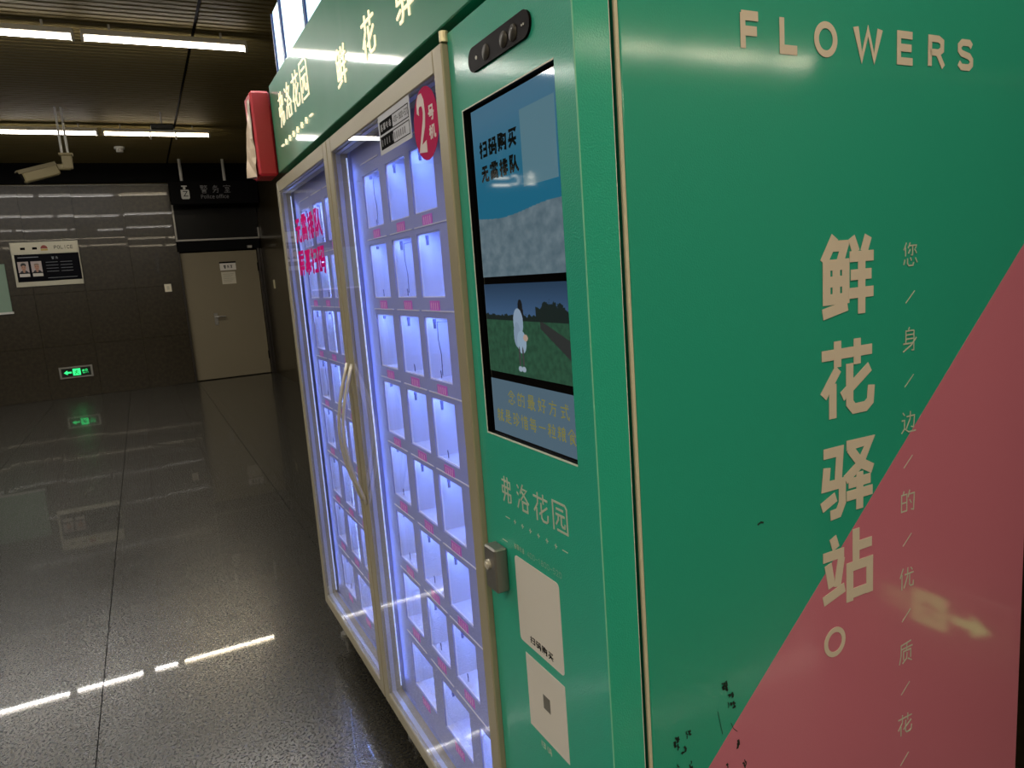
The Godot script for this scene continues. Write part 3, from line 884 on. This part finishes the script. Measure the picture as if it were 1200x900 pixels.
func build_glass_door(v: Node3D, z0: float, z1: float, far_door: bool) -> void:
	var y0 := 0.152
	var y1 := 1.811
	var w := 0.041
	var d := Node3D.new()
	d.name = "glass_door"
	v.add_child(d, true)
	var st := stt()
	ring(st, z0, z1, y0, y1, w, -0.012, 0.012, 0.0025)
	ring(st, z0 + 0.004, z1 - 0.004, y0 + 0.004, y1 - 0.004, w, 0.012, 0.030, 0.0)
	obj("door_frame", st, M.frame, d)
	st = stt()
	ring(st, z0 + w - 0.001, z1 - w + 0.001, y0 + w - 0.001, y1 - w + 0.001, 0.004, 0.000, 0.030, 0.0)
	obj("glazing_bead", st, mat("c9ccd6", 0.3, 0.3), d)
	st = stt()
	var X := -0.0095
	poly(st, [Vector3(X, y0 + w, z0 + w), Vector3(X, y1 - w, z0 + w), Vector3(X, y1 - w, z1 - w), Vector3(X, y0 + w, z1 - w)], Vector3(1, 1, 0))
	obj("glass_pane", st, M.glass, d)
	# bow handle on the meeting stile
	var hz := z1 - 0.020 if far_door else z0 + 0.024
	st = stt(true)
	var path := []
	for i in 17:
		var t := i / 16.0
		path.append(Vector3(-0.012 - 0.044 * sin(PI * t), 1.195 - 0.41 * t, hz))
	tube(st, path, 0.0075, 10, 0.7)
	obj("handle", st, M.chrome, d)
	if far_door:
		var tint := M.hot_pink as Material
		front_words("glass_words", "无需排队", tint, d, -1.802, 1.655, 0.094, 0.088, 0.100, -0.0002 + X, 0.0004, 14.0)
		front_words("glass_words", "屏幕扫码", tint, d, -1.802, 1.544, 0.094, 0.086, 0.100, -0.0002 + X, 0.0004, 14.0)
	else:
		# round sticker with the machine's number and a notice with two boxed lines, both on the glass
		st = stt()
		var el := PackedVector2Array()
		for i in 32:
			el.append(Vector2(-0.4945, 1.700) + Vector2(cos(TAU * i / 32), sin(TAU * i / 32)) * Vector2(0.0625, 0.0645))
		prism(st, el, Vector3(X, 0, 0), EZ, EY, on_front(0.0006))
		var ov := obj("round_sticker", st, M.crimson, d)
		ov.set_meta("label", "crimson oval sticker with a white number")
		front_words("sticker_words", "2", mat("d9c9c6", 0.5), ov, -0.534, 1.748, 0.040, 0.090, 0.05, X - 0.0006, 0.0004, 24.0)
		words("sticker_words", "号机", mat("d9c9c6", 0.5), ov, Vector3(X - 0.0006, 1.7265, -0.480), EZ * 0.031, -EY * 0.026, -EY * 0.033, on_front(0.0004), 14.0)
		st = stt()
		box(st, Vector3(X - 0.0006, 1.690, -0.775), Vector3(X, 1.770, -0.572), 0.0)
		var nt := obj("notice_sticker", st, mat("b9bac4", 0.5), d)
		nt.set_meta("label", "grey notice sticker with two boxed lines")
		for k in 2:
			var y := 1.757 - 0.031 * k
			st = stt()
			for e in [[y, y - 0.0016], [y - 0.025, y - 0.0266]]:
				box(st, Vector3(X - 0.001, e[1], -0.765), Vector3(X - 0.0006, e[0], -0.580))
			box(st, Vector3(X - 0.001, y - 0.026, -0.5816), Vector3(X - 0.0006, y, -0.580))
			box(st, Vector3(X - 0.001, y - 0.026, -0.765), Vector3(X - 0.0006, y, -0.680))
			obj("line_box", st, M.print_black, nt)
			if k == 0:
				front_words("line_words", "客服电话", mat("b0b0b8", 0.6), nt, -0.759, y - 0.006, 0.015, 0.014, 0.0185, X - 0.001, 0.0003, 10.0)
				front_words("line_words", "400-1800-520", M.print_black, nt, -0.673, y - 0.007, 0.0066, 0.012, 0.0076, X - 0.0006, 0.0003, 13.0)
			else:
				st = stt()
				for i in 11:
					var zz := -0.756 + i * 0.016 if i < 4 else -0.735 + i * 0.0125
					box(st, Vector3(X - 0.0014, y - 0.020, zz), Vector3(X - 0.001, y - 0.007, zz + 0.004))
				fine(obj("faint_print", st, mat("77777d", 0.6), nt))

func build_lockers(v: Node3D) -> void:
	var X := 0.040
	var f := func(y: float) -> float: return 1.42 + (y - 1.42) * 0.875
	var tops := [1.733, 1.530, 1.323, 1.114, 0.907, 0.695, 0.486, 0.253]
	var bots := [1.579, 1.372, 1.162, 0.953, 0.748, 0.536, 0.325, 0.100]
	var led := M.led as Material
	var liner_z := 0.26
	for door in 2:
		var shift := -0.815 if door == 0 else 0.0
		var pz0 := -2.030 if door == 0 else -1.192
		var pz1 := -1.262 if door == 0 else -0.392
		var holes := []   # [y0, y1, z0, z1, row, column]
		for r in 8:
			var cols := [[-1.104, -0.960], [-0.911, -0.771], [-0.736, -0.598]] if r < 7 else [[-1.086, -0.913], [-0.849, -0.672], [-0.613, -0.44]]
			for k in 3:
				holes.append([f.call(bots[r]), f.call(tops[r]), cols[k][0] + shift, cols[k][1] + shift, r, k])
		# sheet metal front with the openings cut out
		var st := stt()
		var T := 0.003
		var y_hi := 1.79
		for r in 8:
			var h0 = holes[r * 3]
			box(st, Vector3(X, h0[1], pz0), Vector3(X + T, y_hi, pz1))
			var zz := pz0
			for k in 3:
				var h = holes[r * 3 + k]
				box(st, Vector3(X, h[0], zz), Vector3(X + T, h[1], h[2]))
				zz = h[3]
			box(st, Vector3(X, h0[0], zz), Vector3(X + T, h0[1], pz1))
			y_hi = h0[0]
		box(st, Vector3(X, 0.19, pz0), Vector3(X + T, y_hi, pz1))
		var panel := obj("locker_panel", st, M.locker, v)
		# thin bright folds of the shelves
		st = stt()
		for r in 7:
			var y: float = (holes[r * 3][0] + holes[(r + 1) * 3][1]) / 2 - 0.009
			for k in 3:
				box(st, Vector3(X - 0.002, y, holes[r * 3 + k][2] - 0.005), Vector3(X, y + 0.0025, holes[r * 3 + k][3] + (0.012 if k < 2 else 0.05)))
		for k in 3:
			box(st, Vector3(X - 0.002, 1.722, holes[k][2] - 0.004), Vector3(X, 1.725, holes[k][3] + 0.004))
		fine(obj("shelf_fold", st, mat("dfe0f2", 0.4), panel))
		# side and floor linings between panel and glass, with lit tubes behind the stiles
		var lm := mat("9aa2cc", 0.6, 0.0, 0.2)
		bx("cabinet_lining", Vector3(0.031, 0.19, pz0 - 0.012), Vector3(0.33, 1.79, pz0), lm, v)
		bx("cabinet_lining", Vector3(0.031, 0.19, pz1), Vector3(0.33, 1.79, pz1 + 0.0015), lm, v)
		bx("cabinet_lining", Vector3(0.031, 0.180, pz0), Vector3(X + T, 0.192, pz1), lm, v)
		bx("cabinet_lining", Vector3(0.031, 1.788, pz0), Vector3(X + T, 1.80, pz1), lm, v)
		for s in 2:
			var z := (pz0 + (0.030 if door == 0 else 0.008)) if s == 0 else pz1 - 0.044
			if s == 0:
				z = (-2.055 if door == 0 else -1.2395) + 0.049
			st = stt(true)
			tube(st, [Vector3(0.027, 0.21, z), Vector3(0.027, 1.755, z)], 0.0018, 8)
			var lamp := obj("led_tube", st, led, v)
			area(lamp, Vector3(0.027, 0.98, z + (0.004 if s == 0 else -0.004)), Vector3(0, -155 if s == 0 else -25, 0), Vector2(0.004, 1.5), 0.038, COLD)
		for h in holes:
			locker(v, h, X + T, liner_z, led, door)

var locker_meshes := {}
func locker(v: Node3D, h: Array, x: float, depth: float, led: Material, door: int) -> void:
	var w: float = h[3] - h[2]
	var t: float = h[1] - h[0]
	var cell := Node3D.new()
	cell.name = "locker"
	cell.position = Vector3(x, h[0], h[2])
	v.add_child(cell, true)
	var e := 0.004
	var st := stt()
	var u := t + 0.014   # the lining's roof lies above the opening and hides the lit strip
	for q in [[Vector3(depth, 0, 0), Vector3(depth + e, u, w)], [Vector3(0, -e, -e), Vector3(depth, 0, w + e)], [Vector3(0, u, -e), Vector3(depth, u + e, w + e)], [Vector3(0, 0, -e), Vector3(depth, u, 0)], [Vector3(0, 0, w), Vector3(depth, u, w + e)]]:
		box(st, q[0], q[1])
	obj("locker_lining", st, M.liner, cell)
	bx("led_strip", Vector3(0.002, t + 0.006, w * 0.15), Vector3(0.010, t + 0.011, w * 0.85), led, cell)
	area(cell, Vector3(0.006, t + 0.004, w / 2), Vector3(-90, 90, 0), Vector2(w * 0.7, 0.008), 0.027, COLD)
	# acrylic door with bright edges, its latch and cable
	var a := stt()
	ring(a, 0.0, w, 0.0, t, 0.0022, 0.0, 0.004, 0.0)
	obj("acrylic_edge", a, mat("f2f4ff", 0.3), cell)
	a = stt()
	poly(a, [Vector3(0.001, 0, 0), Vector3(0.001, t, 0), Vector3(0.001, t, w), Vector3(0.001, 0, w)], Vector3(1, 0, 0))
	obj("acrylic_pane", a, M.glass, cell)
	var n := int(h[4]) * 3 + int(h[5]) + door
	var dark := mat("3a3a66", 0.5)
	a = stt()
	box(a, Vector3(0.004, t - 0.013, w * 0.26), Vector3(0.010, t - 0.005, w * 0.29))
	if n % 3 != 1:
		box(a, Vector3(0.004, t - 0.026, w * 0.275), Vector3(0.009, t - 0.013, w * 0.30))
	obj("latch", a, dark, cell)
	if n % 4 < 2:
		a = stt()
		tube(a, [Vector3(0.01, 0.004, w * 0.32), Vector3(0.012, 0.012, w * 0.28), Vector3(0.012, 0.02, w * 0.26)], 0.0012, 6)
		obj("catch", a, dark, cell)
	if n == 1 or n == 5 or n == 9:
		a = stt()
		tube(a, [Vector3(0.02, t - 0.01, w * 0.75), Vector3(0.012, t - 0.012, w * 0.30), Vector3(0.012, t - 0.05, w * 0.28), Vector3(0.012, t * 0.4, w * 0.36), Vector3(0.012, 0.01, w * 0.34)], 0.0010, 6)
		obj("cable", a, dark, cell)
	if h[4] > 2:
		a = stt()
		tube(a, [Vector3(0.02, 0.012, w * 0.98), Vector3(0.03, 0.016, w * 0.8), Vector3(0.045, 0.006, w * 0.65)], 0.0018, 6)
		obj("clip", a, mat("f4f5ff", 0.4), cell)
	var tz := w * 0.36
	a = stt()
	box(a, Vector3(-x + 0.039, -0.030, tz - 0.002), Vector3(-x + 0.0398, -0.007, tz + 0.056))
	var tg := obj("price_tag", a, M.tag_pink, cell)
	a = stt()
	for i in 4:
		box(a, Vector3(-x + 0.0386, -0.026, tz + 0.007 + i * 0.012), Vector3(-x + 0.039, -0.011, tz + 0.0095 + i * 0.012))
	fine(obj("tag_print", a, M.tag_text, tg))

# ---------------------------------------------------------------- things on and beside the machine
func build_roof_light_box() -> void:
	var t := thing("light_box", "glowing white and pale blue light box on the roof of the green machine", "light box", Vector3(0.10, 2.15, -2.05))
	var face := glow("c4f0ff", 0.95, "ffffff")
	bx("back_plate", Vector3(0.05, 0, -0.10), Vector3(0.07, 0.62, 1.7), mat("16244e", 0.5), t, 0.004)
	var z := -0.26
	var spans := [[-0.275, -0.125, 0.36], [-0.10, 0.265, 0.62], [0.29, 0.66, 0.62], [0.685, 1.05, 0.62], [1.075, 1.44, 0.62]]
	for s in spans:
		bx("glowing_panel", Vector3(0.0, 0.004, s[0]), Vector3(0.05, s[2], s[1]), face, t, 0.006)
	var blue := mat("1c3c78", 0.4)
	for s in spans:
		bx("panel_divider", Vector3(-0.006, 0, s[0] - 0.0125), Vector3(0.05, s[2] - 0.01, s[0] - 0.0005), blue, t)
		bx("panel_divider", Vector3(-0.006, 0, s[1] + 0.0005), Vector3(0.05, s[2] - 0.01, s[1] + 0.0125), blue, t)
	area(t, Vector3(-0.01, 0.3, 0.6), Vector3(0, 90, 0), Vector2(1.6, 0.55), 0.12, Color(0.84, 0.95, 1.0))

func build_red_box() -> void:
	var t := thing("red_sign_box", "red sign box with a crumpled pale film, at the far end of the green header", "sign box", Vector3(0, 1.83, -2.05))
	var st := stt()
	box(st, Vector3(-0.070, 0.004, -0.13), Vector3(0.0, 0.304, 0.012), 0.008)
	obj("box_body", st, M.red, t)
	st = stt()
	var pts := []
	var r := RandomNumberGenerator.new()
	r.seed = 2
	for i in 9:
		var row := []
		for k in 3:
			row.append(Vector3(-0.072 - 0.034 * (1.0 - i / 8.0) * (k / 2.0) - r.randf_range(0, 0.006), 0.002 + i * 0.034, 0.004 - k * 0.02))
		pts.append(row)
	for i in 8:
		for k in 2:
			poly(st, [pts[i][k], pts[i + 1][k], pts[i + 1][k + 1]], Vector3(0, pts[i][k].y, -0.05))
			poly(st, [pts[i][k], pts[i + 1][k + 1], pts[i][k + 1]], Vector3(0, pts[i][k].y, -0.05))
	for i in 8:
		poly(st, [pts[i][0], pts[i + 1][0], Vector3(-0.069, pts[i + 1][0].y, -0.04), Vector3(-0.069, pts[i][0].y, -0.04)], Vector3(-0.08, pts[i][0].y, -0.03))
		poly(st, [pts[i][2], pts[i + 1][2], Vector3(-0.069, pts[i + 1][2].y, -0.05), Vector3(-0.069, pts[i][2].y, -0.05)], Vector3(-0.08, pts[i][0].y, -0.02))
	obj("film", st, mat("c3ad92", 0.3, 0.2), t)

# ---------------------------------------------------------------- things on the far wall
func exit_sign(called: String, label: String, o: Vector3, u: Vector3, n: Vector3, bright: float, hue := "30f080") -> void:
	# o is the centre on the wall, u the reading direction, n the way out of the wall
	var t := thing(called, label, "exit sign", o, "green exit signs low on the walls")
	var B := Basis(u, EY, n)
	var q := Transform3D(B, Vector3.ZERO)
	var st := stt()
	box(st, Vector3(-0.225, -0.09, 0), Vector3(0.225, 0.09, 0.02), 0.003, q)
	obj("sign_frame", st, M.dull_steel, t)
	st = stt()
	box(st, Vector3(-0.196, -0.066, 0.02), Vector3(0.196, 0.066, 0.022), 0.0, q)
	obj("sign_face", st, mat("03140a", 0.3), t)
	var g := glow(hue, bright, "0a3018")
	st = stt()
	prism(st, PackedVector2Array([Vector2(-0.165, 0), Vector2(-0.115, 0.035), Vector2(-0.115, 0.012), Vector2(-0.06, 0.012), Vector2(-0.06, -0.012), Vector2(-0.115, -0.012), Vector2(-0.115, -0.035)]), q * Vector3(0, 0, 0.022), u, EY, n * 0.001)
	obj("arrow_symbol", st, g, t)
	st = stt()
	# doorway with a running figure left dark in it
	box(st, Vector3(-0.045, -0.05, 0.022), Vector3(0.058, 0.052, 0.023), 0.0, q)
	obj("doorway_symbol", st, g, t)
	st = stt()
	var dn := n * 0.0006
	var oo := q * Vector3(0, 0, 0.023)
	for s in [[[0.012, 0.036], [0.012, 0.024]], [[0.01, 0.02], [0.002, -0.008]], [[0.006, 0.018], [-0.014, 0.008], [-0.022, -0.004]], [[0.008, 0.016], [0.026, 0.006], [0.034, 0.016]], [[0.002, -0.008], [-0.014, -0.022], [-0.008, -0.042]], [[0.002, -0.008], [0.02, -0.02], [0.036, -0.038]]]:
		ribbon(st, PackedVector2Array(s.map(func(a): return Vector2(a[0], a[1]))), 0.009, oo, u, EY, dn)
	obj("figure_symbol", st, mat("02200e", 0.4), t)
	st = stt()
	for i in 2:
		glyph(st, "出口"[i], q * Vector3(0.080 + i * 0.040, 0.034, 0.022), u * 0.032, -EY * 0.034, n * 0.001, 14.0)
	for i in 4:
		glyph(st, "EXIT"[i], q * Vector3(0.088 + i * 0.02, -0.012, 0.022), u * 0.014, -EY * 0.018, n * 0.001, 18.0)
	obj("sign_words", st, g, t)

func build_wall_things() -> void:
	exit_sign("exit_sign", "small green exit sign with a left arrow, low on the back wall", Vector3(-1.532, 0.388, WALL_Z + 0.003), EX, EZ, 1.6)
	exit_sign("exit_sign", "green exit sign on the wall beside the machine's pink side, seen only as a reflection", Vector3(WALL_X, 0.362, 0.43), EZ, -EX, 2.0, "b0f890")
	# police notice board
	var b := thing("notice_board", "black police notice board with two portrait prints in a white frame", "notice board", Vector3(-1.668, 2.04, WALL_Z + 0.003))
	bx("board_frame", Vector3(-0.435, -0.325, 0), Vector3(0.435, 0.33, 0.03), mat("a8a595", 0.3, 0.4), b, 0.006)
	bx("board_face", Vector3(-0.40, -0.25, 0.03), Vector3(0.42, 0.15, 0.034), mat("060710", 0.3, 0.0, 0.15), b, 0.002)
	bx("board_header", Vector3(-0.42, 0.17, 0.03), Vector3(0.42, 0.32, 0.036), mat("b5b09c", 0.3, 0.2), b, 0.003)
	for k in 2:
		var x := -0.375 + 0.165 * k
		var im := Image.create(48, 48, false, Image.FORMAT_RGB8)
		im.fill(Color("b9a9a6"))
		dot(im, 24, 50, 19, 13, "1a1c26")
		dot(im, 24, 40, 6, 8, "a87a64")
		dot(im, 24, 24, 11, 14, "b5846c")
		dot(im, 24, 14, 12, 9 if k == 0 else 5, "17130f" if k == 0 else "8a7462")
		dot(im, 24, 26, 10, 11, "b5846c")
		for ex in [19, 29]:
			dot(im, ex, 23, 2, 1, "2a1c16")
		dot(im, 24, 32, 4, 1, "7c4a40")
		picture("portrait_print", im, [Vector3(x, 0.045, 0.0346), Vector3(x + 0.135, 0.045, 0.0346), Vector3(x + 0.135, -0.115, 0.0346), Vector3(x, -0.115, 0.0346)], b, 0.0, 0.4)
		bx("name_strip", Vector3(x + 0.005, -0.175, 0.034), Vector3(x + 0.135, -0.130, 0.0352), M.paper, b)
	var st := stt()
	for k in 2:
		for i in 4:
			box(st, Vector3(-0.02 + 0.185 * k, 0.02 - 0.045 * i, 0.034), Vector3(0.135 + 0.185 * k, 0.026 - 0.045 * i, 0.0346))
	box(st, Vector3(-0.36, 0.10, 0.034), Vector3(-0.10, 0.112, 0.0346))
	box(st, Vector3(-0.02, -0.21, 0.034), Vector3(0.36, -0.204, 0.0346))
	fine(obj("print_line", st, mat("7d7f88", 0.5), b))
	words("board_words", "警务", mat("8a8c94", 0.5), b, Vector3(0.06, 0.105, 0.034), EX * 0.04, -EY * 0.04, EX * 0.05, EZ * 0.0006, 9.0)
	words("header_words", "POLICE", mat("23221f", 0.5), b, Vector3(0.115, 0.262, 0.036), EX * 0.034, -EY * 0.05, EX * 0.042, EZ * 0.0008, 18.0)
	for x in [-0.31, -0.16]:
		bx("header_mark", Vector3(x, 0.215, 0.036), Vector3(x + 0.06, 0.25, 0.037), M.print_black, b)
	st = stt()
	var em := PackedVector2Array()
	for i in 13:
		em.append(Vector2(-0.01, 0.225) + Vector2.from_angle(PI * i / 12) * Vector2(0.045, 0.05))
	prism(st, em, Vector3(0, 0, 0.036), EX, EY, EZ * 0.001)
	obj("red_emblem", st, mat("8a2a1c", 0.5), b)
	bx("emblem_base", Vector3(-0.055, 0.195, 0.036), Vector3(0.035, 0.22, 0.0372), mat("a89038", 0.4), b)

	var g := thing("wall_board", "pale green board with a white lower rail at the left edge", "board", Vector3(-2.62, 1.35, WALL_Z + 0.003))
	bx("board_panel", Vector3(-0.42, 0.02, 0), Vector3(0.415, 0.72, 0.02), mat("7f9a86", 0.4), g, 0.004)
	bx("board_rail", Vector3(-0.43, -0.01, 0), Vector3(0.43, 0.022, 0.03), M.white, g, 0.004)

	var s := thing("wall_plate", "white switch plate on the back wall left of the office door", "switch", Vector3(-0.09, 1.565, WALL_Z + 0.003))
	bx("plate", Vector3(-0.05, -0.062, 0), Vector3(0.05, 0.062, 0.012), mat("e0d8c0", 0.5), s, 0.004)
	bx("switch_rocker", Vector3(-0.018, -0.03, 0.012), Vector3(0.018, 0.03, 0.016), mat("c8c2ae", 0.5), s, 0.002)
	var s2 := thing("wall_plate", "pale switch plate on the side wall right of the office door", "switch", Vector3(WALL_X, 1.5, -11.25))
	bx("plate", Vector3(-0.012, -0.07, -0.05), Vector3(0, 0.07, 0.05), mat("c8bf9c", 0.5), s2, 0.004)
	bx("switch_rocker", Vector3(-0.016, -0.03, -0.018), Vector3(-0.012, 0.03, 0.018), mat("b4ab8c", 0.5), s2, 0.002)

	var p := thing("door_plate", "white name plate with dark characters on the office door", "sign", Vector3(0.856, 1.845, WALL_Z - 0.07))
	bx("plate", Vector3(-0.125, -0.055, 0), Vector3(0.125, 0.06, 0.006), M.paper, p, 0.002)
	bx("plate_rail", Vector3(-0.13, 0.06, 0), Vector3(0.13, 0.085, 0.012), M.print_black, p, 0.002)
	words("plate_words", "警务室", M.print_black, p, Vector3(-0.068, 0.03, 0.006), EX * 0.04, -EY * 0.055, EX * 0.05, EZ * 0.0008, 12.0)
	var n := thing("paper_notice", "paper notice taped under the name plate on the office door", "notice", Vector3(0.848, 1.665, WALL_Z - 0.07))
	bx("sheet", Vector3(-0.11, -0.10, 0), Vector3(0.11, 0.098, 0.002), mat("bdb6a2", 0.6), n)
	st = stt()
	for i in 6:
		box(st, Vector3(-0.085, 0.06 - 0.025 * i, 0.002), Vector3(0.085 - 0.02 * (i % 3), 0.066 - 0.025 * i, 0.0024))
	fine(obj("print_line", st, mat("8d8778", 0.6), n))

# ---------------------------------------------------------------- things hanging from the ceiling
func build_ceiling_things() -> void:
	var t := thing("hanging_sign", "black hanging police office sign on two steel pipes above the door", "sign", Vector3(0.755, 2.99, -11.7))
	bx("sign_board", Vector3(-0.65, -0.175, -0.03), Vector3(0.65, 0.18, 0.03), mat("0a0a0c", 0.5, 0.0, 0.15), t, 0.006)
	var st := stt()
	for x in [-0.455, 0.17]:
		st = stt()
		tube(st, [Vector3(x, 0.17, 0), Vector3(x, CEIL - 2.99, 0)], 0.022, 10)
		obj("pipe", st, M.white, t)
	var ink := mat("b9b9b4", 0.5)
	var dim := mat("77777a", 0.5)
	words("sign_words", "警务室", dim, t, Vector3(-0.215, 0.115, 0.03), EX * 0.12, -EY * 0.125, EX * 0.17, EZ * 0.0008, 6.0)
	var lat := TextMesh.new()
	var fnt := SystemFont.new()
	fnt.font_names = PackedStringArray(["Droid Sans"])
	lat.font = fnt
	lat.text = "Police office"
	lat.font_size = 32
	lat.pixel_size = 0.0024
	lat.depth = 0.001
	lat.horizontal_alignment = HORIZONTAL_ALIGNMENT_LEFT
	var lm := MeshInstance3D.new()
	lm.mesh = lat
	lm.material_override = dim
	lm.name = "sign_words"
	lm.position = Vector3(-0.215, -0.065, 0.031)
	t.add_child(lm, true)
	st = stt()
	var oo := Vector3(-0.43, 0, 0.03)
	prism(st, PackedVector2Array([Vector2(-0.06, 0.045), Vector2(0.05, 0.045), Vector2(0.06, 0.03), Vector2(0.06, -0.08), Vector2(0.045, -0.095), Vector2(-0.045, -0.095), Vector2(-0.06, -0.08)]), oo, EX, EY, EZ * 0.001)
	var hd := PackedVector2Array()
	for i in 12:
		hd.append(Vector2(-0.005, 0.07) + Vector2.from_angle(TAU * i / 12) * 0.02)
	prism(st, hd, oo, EX, EY, EZ * 0.001)
	box(st, oo + Vector3(-0.045, 0.09, 0), oo + Vector3(0.035, 0.108, 0.001))
	obj("officer_symbol", st, ink, t)
	st = stt()
	ribbon(st, PackedVector2Array([Vector2(-0.03, 0.02), Vector2(0.03, 0.02), Vector2(-0.02, -0.05), Vector2(0.04, -0.05)]), 0.014, oo + EZ * 0.001, EX, EY, EZ * 0.0006)
	obj("symbol_detail", st, mat("0c0c0e", 0.3), t)

	# security camera on two thin pipes
	var c := thing("security_camera", "beige security camera with a sun hood hanging from two thin pipes", "camera", Vector3(-1.015, 3.01, -8.5))
	for x in [-0.035, 0.02]:
		st = stt()
		tube(st, [Vector3(x, 0, 0), Vector3(x, CEIL - 3.01, 0)], 0.011, 10)
		obj("pipe", st, M.white, c)
	var beige := mat("a3956c", 0.5)
	bx("mount_plate", Vector3(-0.066, -0.012, -0.05), Vector3(0.066, 0.012, 0.05), beige, c, 0.003)
	st = stt()
	box(st, Vector3(-0.045, -0.15, -0.035), Vector3(0.05, -0.012, 0.035), 0.008)
	box(st, Vector3(-0.11, -0.16, -0.03), Vector3(0.03, -0.10, 0.03), 0.01)
	obj("swivel_joint", st, beige, c)
	var q := Transform3D(Basis.from_euler(Vector3(0, deg_to_rad(14), deg_to_rad(17))), Vector3(-0.10, -0.135, 0))
	st = stt()
	box(st, Vector3(-0.345, -0.075, -0.055), Vector3(0, 0.05, 0.055), 0.012, q)
	obj("camera_body", st, beige, c)
	st = stt()
	box(st, Vector3(-0.385, 0.050, -0.062), Vector3(-0.005, 0.060, 0.062), 0.002, q)
	box(st, Vector3(-0.375, 0.02, 0.055), Vector3(-0.01, 0.052, 0.062), 0.002, q)
	obj("sun_hood", st, mat("8d815e", 0.5), c)
	st = stt()
	tube(st, [q * Vector3(-0.344, -0.012, 0), q * Vector3(-0.350, -0.012, 0)], 0.040, 14)
	obj("lens", st, M.dark_plastic, c)

	# loudspeaker on a rod
	var l := thing("ceiling_speaker", "dark speaker with a pale bracket hanging by the far tube lamps", "speaker", Vector3(-0.03, 3.30, -8.6))
	st = stt()
	tube(st, [Vector3(0, 0.06, 0), Vector3(0, CEIL - 3.30, 0)], 0.008, 8)
	obj("rod", st, M.white, l)
	bx("speaker_body", Vector3(-0.12, 0.0, -0.08), Vector3(0.12, 0.06, 0.08), mat("26231c", 0.5), l, 0.01)
	st = stt()
	box(st, Vector3(-0.14, -0.10, -0.012), Vector3(-0.125, 0.0, 0.012))
	box(st, Vector3(0.125, -0.10, -0.012), Vector3(0.14, 0.0, 0.012))
	box(st, Vector3(-0.14, -0.012, -0.012), Vector3(0.14, 0.0, 0.012))
	obj("bracket", st, M.white, l)

	var s := thing("smoke_detector", "small white smoke detector on the ceiling below the far lamps", "detector", Vector3(-0.49, CEIL, -10.75))
	st = stt(true)
	tube(st, [Vector3(0, 0.0, 0), Vector3(0, -0.03, 0)], 0.065, 16)
	obj("detector_base", st, M.white, s)
	st = stt(true)
	tube(st, [Vector3(0, -0.03, 0), Vector3(0, -0.07, 0)], 0.045, 16)
	obj("detector_head", st, M.white, s)

	# the wayfinding sign of exit C, left of the picture: the screen's glass mirrors it
	var w := thing("wayfinding_sign", "lit hanging sign of exit C, mirrored in the machine's screen", "sign", Vector3(-5.2, 2.85, -9.5))
	bx("sign_board", Vector3(-0.75, -0.2, -0.04), Vector3(0.75, 0.2, 0.0), mat("0c0c0e", 0.4), w, 0.006)
	for x in [-0.5, 0.5]:
		st = stt()
		tube(st, [Vector3(x, 0.2, -0.02), Vector3(x, CEIL - 2.85, -0.02)], 0.02, 8)
		obj("pipe", st, M.white, w)
	var lit := glow("fff6e0", 5.0, "ffffff")
	words("sign_words", "出", lit, w, Vector3(-0.09, 0.13, 0.001), EX * 0.14, -EY * 0.23, EX * 0.2, EZ * 0.002, 13.0)
	words("sign_words", "口", glow("fff6e0", 1.0, "ffffff"), w, Vector3(0.065, 0.06, 0.001), EX * 0.12, -EY * 0.15, EX * 0.2, EZ * 0.002, 13.0)
	words("sign_words", "C", lit, w, Vector3(0.205, 0.06, 0.001), EX * 0.13, -EY * 0.15, EX * 0.2, EZ * 0.002, 15.0)
	st = stt()
	box(st, Vector3(0.38, 0.0, 0.001), Vector3(0.64, 0.03, 0.003))
	obj("sign_line", st, lit, w)
	st = stt()
	box(st, Vector3(0.36, -0.11, 0.001), Vector3(0.66, -0.075, 0.003))
	obj("sign_line", st, lit, w)
